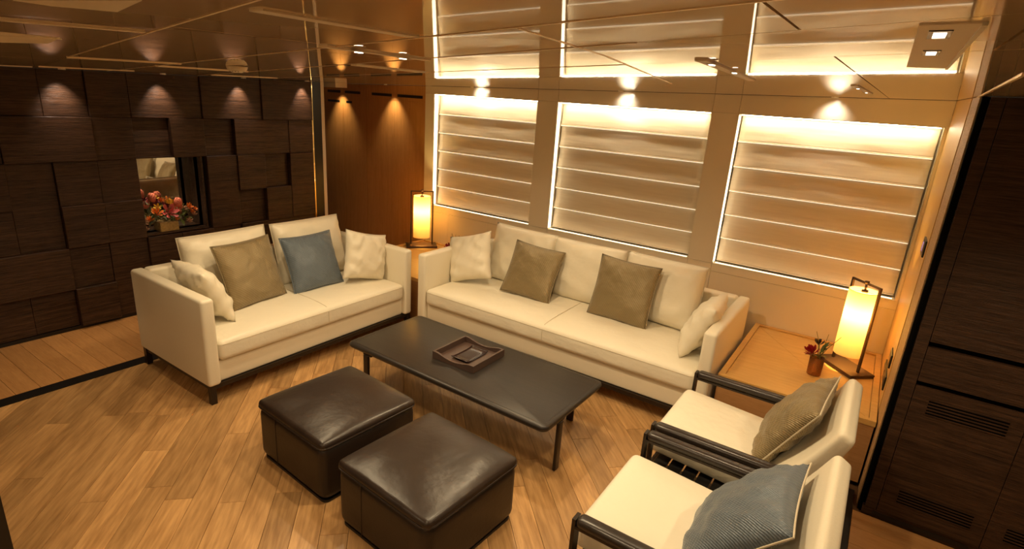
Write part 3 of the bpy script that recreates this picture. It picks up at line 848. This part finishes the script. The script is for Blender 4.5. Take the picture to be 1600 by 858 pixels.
# ------------------------------------------------------------------ coffee table with tray
TA = math.radians(-1.0)
ct = thing('coffee_table', 'low rectangular black wood coffee table in front of the long sofa', 'table', (-1.995, 2.625, 0), TA)
TW, TD, TH = 1.61, .70, .36
mesh_obj('tabletop', *slab_vf(TW, TD, TH - .038, TH, .045, .014), 'black_wood', ct, True)
ins = outline(TW - .06, TD - .06, .03, 5)
mesh_obj('inlay_line', *tube_vf([(x, y, TH - .0003) for x, y in ins], .0012, 4, True), 'arm_wood', ct)
def table_leg(x, y, along):
    # flat bar rising to a bracket under the rim
    sx, sy = (.05, .02) if along == 'x' else (.02, .05)
    a = rbox_vf(sx, sy, TH - .045, .008, 1); A = ([(p[0] + x, p[1] + y, p[2] + (TH - .045) / 2) for p in a[0]], a[1])
    b = rbox_vf(sx * 1.6, sy * 1.6, .012, .004, 0); B = ([(p[0] + x * .985, p[1] + y * .965, p[2] + TH - .044) for p in b[0]], b[1])
    mesh_obj('leg', *join_vf([A, B]), 'bronze_metal', ct, True)
table_leg(-.62, -TD / 2 + .012, 'x'); table_leg(TW / 2 - .012, -.17, 'y'); table_leg(.60, TD / 2 - .012, 'x'); table_leg(-TW / 2 + .012, .17, 'y')

tr = thing('tray', 'square brown leather tray with dipped sides on the coffee table', 'tray', (-2.035, 2.66, TH), 0)
S = .163
mesh_obj('tray_base', *box_vf(-S, S, -S, S, .001, .010), 'tray', tr)
for q in (-1, 1):
    mesh_obj('side', *box_vf(q * S - .007, q * S + .007, -S - .007, S + .007, .001, .050), 'tray', tr)
    prof = [(-S + .007, .001), (S - .007, .001)]
    for k in range(13):
        u = 1 - 2 * k / 12
        zz = .050 - .024 * max(0, math.cos(u * PI / 2 * 1.15)) ** 1.2 if abs(u) < .86 else .050
        prof.append((u * (S - .007), zz))
    m = len(prof)
    V = [(x, q * S - .007, z) for x, z in prof] + [(x, q * S + .007, z) for x, z in prof]
    F = [(i, (i + 1) % m, m + (i + 1) % m, m + i) for i in range(m)]
    for side in (0, m):
        for k in range(2, m - 1): 
            pass
    F.append(tuple(range(m))); F.append(tuple(range(m, 2 * m))[::-1])
    mesh_obj('dipped_side', V, F, 'tray', tr)
V, F = [], []
nu, nv = 6, 14
for lay in (0, 1):
    for j in range(nv + 1):
        v = -1 + 2 * j / nv
        for i in range(nu + 1):
            u = -1 + 2 * i / nu
            V.append((u * .068, v * .112, .013 + .011 * abs(v) ** 5 + (.005 if lay else 0)))
N = (nu + 1) * (nv + 1)
for j in range(nv):
    for i in range(nu):
        a = j * (nu + 1) + i
        F.append((a, a + nu + 1, a + nu + 2, a + 1)); F.append((a + N, a + N + 1, a + N + nu + 2, a + N + nu + 1))
for j in range(nv):
    for i in (0, nu):
        a = j * (nu + 1) + i; F.append((a, a + nu + 1, a + nu + 1 + N, a + N))
for i in range(nu):
    for j in (0, nv):
        a = j * (nu + 1) + i; F.append((a, a + 1, a + 1 + N, a + N))
ds = mesh_obj('dish', V, F, 'lacquer', None, True); ds.location = (-2.03, 2.665, TH)
tag(ds, 'glossy dark brown lacquer dish with curled ends inside the tray', 'dish')

# ------------------------------------------------------------------ ottomans
def ottoman(c, rot, label, seed):
    o = thing('ottoman', label, 'ottoman', (c[0], c[1], 0), rot, 'brown leather ottomans')
    S = .615
    rbox('body', (0, 0, .172), (S, S, .316), .052, 'brown_leather_side', o, 3)
    def soft(P):
        k = 1 - .022 * (min(1, abs(P.x) / (S / 2)) ** 10) * (min(1, abs(P.y) / (S / 2)) ** 10)
        return Vector((P.x * k, P.y * k, P.z))
    rbox('top_cushion', (0, 0, .333), (S + .004, S + .004, .05), .025, 'brown_leather', o, (16, 16, 1), .022, .0035, seed, None, soft)
    mesh_obj('piping', *tube_vf([(x, y, .328) for x, y in outline(S + .006, S + .006, .052, 6)], .0042, 6, True), 'brown_leather', o)
    for q in (-1, 1):
        mesh_obj('seam', *tube_vf([(q * .02 - .10, q * (S / 2 + .0004), z) for z in (.03, .15, .32)], .0022, 5), 'brown_leather', o)
    mesh_obj('seam', *tube_vf([(-S / 2 - .0004, -.07, z) for z in (.03, .15, .32)], .0022, 5), 'brown_leather', o)
    mesh_obj('foot_frame', *slab_vf(S - .03, S - .03, 0, .016, .03, .003), 'black', o)
ottoman((-2.245, 1.76), math.radians(-4), 'square dark brown leather ottoman nearer the two-seat sofa', 4)
ottoman((-1.497, 1.69), math.radians(-4), 'square dark brown leather ottoman nearer the armchairs', 9)

# ------------------------------------------------------------------ armchairs
def armchair(c, label):
    a = thing('armchair', label, 'armchair', (c[0], c[1], 0), -PI / 2, 'cream leather armchairs')
    X = .35
    rbox('seat_cushion', (0, -.085, .415), (.585, .62, .115), .035, 'seat_leather', a, (10, 10, 1), .012, .002, int(c[1] * 10), rot=(math.radians(-4), 0, 0))
    # leaning back cushion, top edge drawn in
    def bf(P):
        t = (P.z + .23) / .46
        th = 1 - .45 * max(0, t - .25)
        return Vector((P.x, P.y * th + .02 * math.sin(PI * max(0, min(1, t))), P.z))
    rbox('back_cushion', (0, .280, .592), (.63, .11, .50), .03, 'cream_leather', a, (8, 2, 10), rot=(math.radians(-31), 0, 0), fn=bf)
    for q in (-1, 1):
        # arm pad: rounded bar
        rbox('arm_pad', (q * X, -.07, .565), (.060, .565, .042), .02, 'arm_wood', a, (0, 6, 0))
        box('front_post', q * X - .022, q * X + .022, -.368, -.354, 0, .575, 'bronze_metal', a)
        box('rear_post', q * X - .022, q * X + .022, .215, .229, 0, .56, 'bronze_metal', a)
        box('side_rail', q * X - .014, q * X + .014, -.354, .215, .318, .345, 'arm_wood', a)
        box('under_arm_bar', q * X - .02, q * X + .02, -.354, .215, .534, .545, 'bronze_metal', a)
        box('foot_bar', q * X - .022, q * X + .022, -.354, .215, 0, .012, 'bronze_metal', a)
    for k in range(8):
        y = -.31 + k * .07
        s = mesh_obj('strap', *join_vf([box_vf(-X, X, y - .031, y + .031, .345, .350), box_vf(-X - .018, -X - .014, y - .031, y + .031, .31, .35), box_vf(X + .014, X + .018, y - .031, y + .031, .31, .35)]), 'strap', a)
    for q in (-1, 1):
        for k in range(7):
            y = -.275 + k * .07
            box('rivet', q * (X - .03) - .012, q * (X - .03) + .012, y - .005, y + .005, .344, .352, 'grey_metal', a)
    box('cross_bar', -X + .014, X - .014, -.366, -.348, .318, .340, 'bronze_metal', a)
    # back frame
    for q in (-1, 1):
        mesh_obj('back_frame', *tube_vf([(q * .27, .225, .33), (q * .27, .30, .42), (q * .26, .36, .50)], .010, 6), 'bronze_metal', a)
    mesh_obj('back_bar', *tube_vf([(-.335, .222, .33), (.335, .222, .33)], .010, 6), 'bronze_metal', a)
    return a
armchair((-.30, 2.70), 'cream leather armchair with dark wooden arms beside the oak table, bronze cushion on it')
armchair((-.30, 1.905), 'cream leather armchair with dark wooden arms nearest the camera, blue cushion on it')

# ------------------------------------------------------------------ corner tables
def corner_table(x0, x1, y0, y1, label, flip):
    t = thing('corner_table', label, 'side table', ((x0 + x1) / 2, (y0 + y1) / 2, 0), 0, 'oak corner tables')
    hx, hy = (x1 - x0) / 2, (y1 - y0) / 2
    mesh_obj('body', *box_vf(-hx + .004, hx - .004, -hy + .004, hy - .004, .03, TZ - .02), 'oak_side_shaded', t)
    mesh_obj('plinth', *box_vf(-hx + .03, hx - .03, -hy + .03, hy - .03, 0, .03), 'black', t)
    e = .035
    for nm, b in (('rim', (-hx, hx, -hy, -hy + e)), ('rim', (-hx, hx, hy - e, hy)), ('rim', (-hx, -hx + e, -hy + e, hy - e)), ('rim', (hx - e, hx, -hy + e, hy - e))):
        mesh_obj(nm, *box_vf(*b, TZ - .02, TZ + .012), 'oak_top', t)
    a, b = hx - e - .001, hy - e - .001
    g = .0012
    tris = [[(-a, b), (-a, -b), (a, -b)], [(a, -b), (a, b), (-a, b)]] if not flip else [[(-a, -b), (a, -b), (a, b)], [(a, b), (-a, b), (-a, -b)]]
    for k, tri in enumerate(tris):
        cx = sum(p[0] for p in tri) / 3; cy_ = sum(p[1] for p in tri) / 3
        P = [(cx + (x - cx) * .996, cy_ + (y - cy_) * .996) for x, y in tri]
        V = [(x, y, TZ - .02) for x, y in P] + [(x, y, TZ) for x, y in P]
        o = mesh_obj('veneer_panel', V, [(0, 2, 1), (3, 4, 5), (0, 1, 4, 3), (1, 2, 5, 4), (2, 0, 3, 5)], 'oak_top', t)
    return t
corner_table(-.612, XR - .004, 3.42, YW - .004, 'low golden oak corner table with raised rim, under the right lamp', False)
corner_table(-4.225, -3.17, 3.47, YW - .004, 'low golden oak corner table in the gap between the two sofas', True)

# ------------------------------------------------------------------ lamps
def table_lamp(x, y, ang, label, power):
    l = thing('table_lamp', label, 'lamp', (x, y, TZ), ang, 'table lamps')
    mesh_obj('base', *slab_vf(.33, .18, 0.0005, .024, .004, .003, 2), 'lamp_bronze', l)
    for q in (-1, 1):
        box('post', q * .116 - .007, q * .116 + .007, -.007, .007, .024, .612, 'lamp_bronze', l)
    box('top_bar', -.123, .123, -.007, .007, .600, .612, 'lamp_bronze', l)
    h = mesh_obj('hanger', *join_vf([cyl_vf(.007, .556, .600, 10), cyl_vf(.014, .606, .622, 12), cyl_vf(.02, .545, .560, 14)]), 'lamp_bronze', l, True)
    R_, z0, z1 = .090, .108, .556
    mesh_obj('lamp_shade', *lathe_vf([(R_, z0), (R_, (z0 + z1) / 2), (R_, z1)], 40), 'shade', l, True)
    for z in (z0, z1):
        mesh_obj('shade_rim', *tube_vf([(R_ * math.cos(a), R_ * math.sin(a), z) for a in [2 * PI * k / 32 for k in range(32)]], .002, 5, True), 'shade', l)
    mesh_obj('spider', *join_vf([tube_vf([(0, 0, .552), (R_ * math.cos(a), R_ * math.sin(a), .552)], .0016, 5) for a in (.3, .3 + 2 * PI / 3, .3 + 4 * PI / 3)]), 'lamp_bronze', l)
    d = bpy.data.lights.new('bulb', 'POINT'); d.energy = power; d.color = LAMP; d.shadow_soft_size = .022
    b = bpy.data.objects.new('bulb_light', d); COL.objects.link(b); b.parent = l; b.location = (0, 0, .40)
    return l
table_lamp(-4.054, 4.352, math.radians(49), 'glowing cylinder table lamp in dark frame between the sofas, far left corner', 17)
table_lamp(.045, 4.150, math.radians(-47), 'glowing cylinder table lamp in dark frame on the right oak table', 21)

# ------------------------------------------------------------------ rose vases
MT['rose'] = plain('rose_red', (.33, .006, .012), .5)
MT['rose_dark'] = plain('rose_dark', (.02, .008, .012), .5)
MT['leaf'] = plain('leaf_green', (.11, .15, .035), .5, var=.3)
MT['stem'] = plain('stem_green', (.20, .20, .05), .5)
MT['water'] = plain('dark_pebbles', (.035, .03, .012), .4, var=.4)
def petals_vf(r_, layers=4, seed=0, open_=.5):
    rg = random.Random(seed); parts = []
    for L in range(layers):
        n = 3 + L * 1; rr = r_ * (.25 + .75 * L / max(1, layers - 1)); tilt = .15 + open_ * L / layers
        for k in range(n):
            a = 2 * PI * (k + .5 * (L % 2)) / n + rg.uniform(-.2, .2)
            V, F = [], []
            for j in range(4):
                t = j / 3
                for i in range(5):
                    s = -1 + i / 2
                    wdt = math.sin(PI * (.15 + .7 * t)) * (1.25 / n * 2.6)
                    aa = a + s * wdt * .6
                    rad = rr * (.25 + .75 * math.sin(t * PI / 2)) * (1 + tilt * t * .5) * (1 - .05 * abs(s))
                    V.append((rad * math.cos(aa), rad * math.sin(aa), r_ * (1.5 - .9 * tilt) * t - .03 * r_ * L - r_ * .12 * s * s * t))
            for j in range(3):
                for i in range(4):
                    q = j * 5 + i; F.append((q, q + 1, q + 6, q + 5))
            parts.append((V, F))
    return join_vf(parts)
def leaf_vf(p0, p1, wd):
    a, b = Vector(p0), Vector(p1); d = b - a
    s = d.cross(Vector((0, 0, 1)))
    s = (s if s.length > 1e-5 else Vector((1, 0, 0))).normalized(); n = s.cross(d).normalized()
    V = []
    for t, k in ((0, .05), (.25, .8), (.55, 1), (.8, .6), (1, .03)):
        c = a + d * t - n * (wd * .6 * math.sin(PI * t) * -.5)
        V += [tuple(c + s * wd * k / 2), tuple(c - n * wd * .12 * k), tuple(c - s * wd * k / 2)]
    F = []
    for i in range(4):
        for j in range(2):
            q = i * 3 + j; F.append((q, q + 1, q + 4, q + 3))
    return V, F
def rose_vase(x, y, label, spr):
    v = thing('rose_vase', label, 'vase', (x, y, TZ), 0, 'amber glass rose vases')
    R_, H_ = .043, .125
    mesh_obj('glass', *lathe_vf([(.001, .001), (R_ - .002, .001), (R_, .004), (R_, H_), (R_ - .003, H_), (R_ - .003, .008), (.001, .008)], 24), 'amber_glass', v, True)
    mesh_obj('pebble_fill', *cyl_vf(R_ - .0035, .0085, .036, 20), 'water', v, True)
    st = [[(0, 0, .02), (-.012, -.012, .10), (-.03, -.03, .17)], [(0, 0, .02), (.015, .0, .12), (.03, .01, .2)], [(.004, .004, .02), (.0, .02, .12), (-.012, .03, .20)]]
    for p in st: mesh_obj('stem', *tube_vf(p, .003, 5), 'stem', v)
    rs = mesh_obj('rose_bloom', *petals_vf(.038, 5, 3, .5), 'rose', v, True); rs.location = (-.035, -.035, .155); rs.rotation_euler = (.5, -.35, 0)
    rd = mesh_obj('dark_bloom', *petals_vf(.028, 4, 5, .3), 'rose_dark', v, True); rd.location = (-.012, .03, .20)
    lv = [((.0, 0, .13), (.05, .01, .20), .036), ((.01, 0, .15), (.045, .03, .235), .032), ((0, 0, .13), (-.075, -.02, .125), .04), ((.01, -.01, .13), (.05, -.04, .15), .034), ((.02, .0, .18), (.06, .0, .23), .03), ((-.02, -.02, .14), (-.09, .01, .15), .036)]
    for a, b, wd_ in lv: mesh_obj('leaf', *leaf_vf(a, b, wd_), 'leaf', v, True)
    for k in range(spr):
        a = -.5 + k * 1.0 / max(1, spr - 1)
        mesh_obj('grass_blade', *tube_vf([(.01, 0, .12), (.02 + a * .05, .01, .2), (.03 + a * .14, .01, .29)], .0022, 4), 'stem', v)
rose_vase(-.115, 3.885, 'amber glass vase with red rose beside the right lamp', 3)
rose_vase(-3.40, 4.12, 'amber vase with rose and thin stems behind the left end of the long sofa', 4)

# ------------------------------------------------------------------ flower arrangement in the niche
MT['coral'] = plain('flower_coral', (.62, .16, .085), .6, var=.35, bump=(120, .8, .01))
MT['pink'] = plain('flower_pink', (.60, .13, .12), .6, var=.3)
MT['orange'] = plain('flower_orange', (.80, .22, .03), .6, var=.2)
MT['yellow'] = plain('flower_yellow', (.72, .42, .04), .6, var=.25)
MT['peach'] = plain('flower_peach', (.62, .36, .22), .6, var=.25)
MT['maroon'] = plain('flower_maroon', (.16, .012, .02), .6, var=.3)
MT['grey_leaf'] = plain('leaf_pale', (.20, .22, .12), .6, var=.3)
MT['planter'] = plain('gold_planter', (.42, .27, .09), .45, var=.25, bump=(60, .4, .01))
fa = thing('flower_arrangement', 'orange pink and yellow flowers in a square gold planter inside the wall niche', 'flowers', (XL - .095, 2.30, NZ0))
mesh_obj('planter', *slab_vf(.13, .155, .001, .085, .006, .004, 2), 'planter', fa)
rg = random.Random(21)
def bloom(mat, x, y, z, r_, op, rot):
    o = mesh_obj('bloom', *petals_vf(r_, 4, rg.randint(0, 999), op), mat, fa, True); o.location = (x, y, z); o.rotation_euler = rot
bloom('pink', .055, .01, .165, .055, .75, (0, 1.0, 0))
for mat, x, y, z, r_ in (('orange', .05, -.09, .165, .04), ('orange', .06, -.155, .12, .026), ('peach', .055, -.195, .105, .028), ('orange', .075, .055, .10, .022), ('orange', .03, .19, .19, .03),
                         ('yellow', .0, .05, .23, .036), ('yellow', .03, -.07, .215, .026), ('orange', .03, .215, .14, .022), ('coral', .05, .09, .175, .03), ('peach', .01, .16, .17, .028),
                         ('coral', -.05, -.12, .20, .03), ('maroon', -.04, -.05, .22, .034), ('maroon', -.06, .04, .2, .034), ('orange', -.05, .1, .2, .03), ('coral', -.06, -.17, .15, .03), ('peach', .06, .17, .07, .024),
                         ('peach', .05, .225, .12, .02), ('orange', .05, .235, .17, .018), ('peach', .05, -.20, .04, .026), ('pink', -.04, .16, .12, .03)):
    bloom(mat, x, y, z, r_, .6, (rg.uniform(-.4, .4), .7 + rg.uniform(-.3, .3) if x > 0 else -.5, 0))
# protea: upright fringed cone
for (x, y, z, r_, h_) in ((.035, .105, .20, .034, .085), (-.05, -.07, .25, .032, .08)):
    parts = [lathe_vf([(.001, 0), (r_ * .8, .006), (r_, h_ * .45), (r_ * .9, h_ * .8), (r_ * .5, h_), (.001, h_ * .97)], 16)]
    for k in range(40):
        a = 2.4 * k; t = (k + .5) / 40
        rr = r_ * (1.0 if t < .75 else .85)
        p0 = (rr * .9 * math.cos(a), rr * .9 * math.sin(a), h_ * t * .9); p1 = (rr * 1.12 * math.cos(a), rr * 1.12 * math.sin(a), h_ * t * .9 + .014)
        parts.append(leaf_vf(p0, p1, .007))
    o = mesh_obj('protea_bloom', *join_vf(parts), 'coral', fa, True); o.location = (x, y, z)
for k in range(130):
    a = rg.uniform(0, 2 * PI); r0 = rg.uniform(.01, .05); r1 = rg.uniform(.06, .11)
    z0 = rg.uniform(.07, .15); y0 = rg.uniform(-.17, .19)
    p0 = (r0 * math.cos(a), y0, z0); p1 = (min(.105, .01 + r1 * math.cos(a)), y0 + r1 * .5 * math.sin(a), z0 + rg.uniform(-.05, .08))
    p1 = (max(-.13, p1[0]), p1[1], max(.01, p1[2]))
    mesh_obj('leaf', *leaf_vf(p0, p1, rg.uniform(.018, .032)), 'leaf' if k % 3 else 'grey_leaf', fa, True)
for k in range(10):
    y0 = rg.uniform(-.12, .22)
    mesh_obj('stem', *tube_vf([(0, y0 * .4, .08), (.03, y0 * .8, .14), (.05 + rg.uniform(-.03, .03), y0, .19 + rg.uniform(0, .05))], .0018, 4), 'stem', fa)
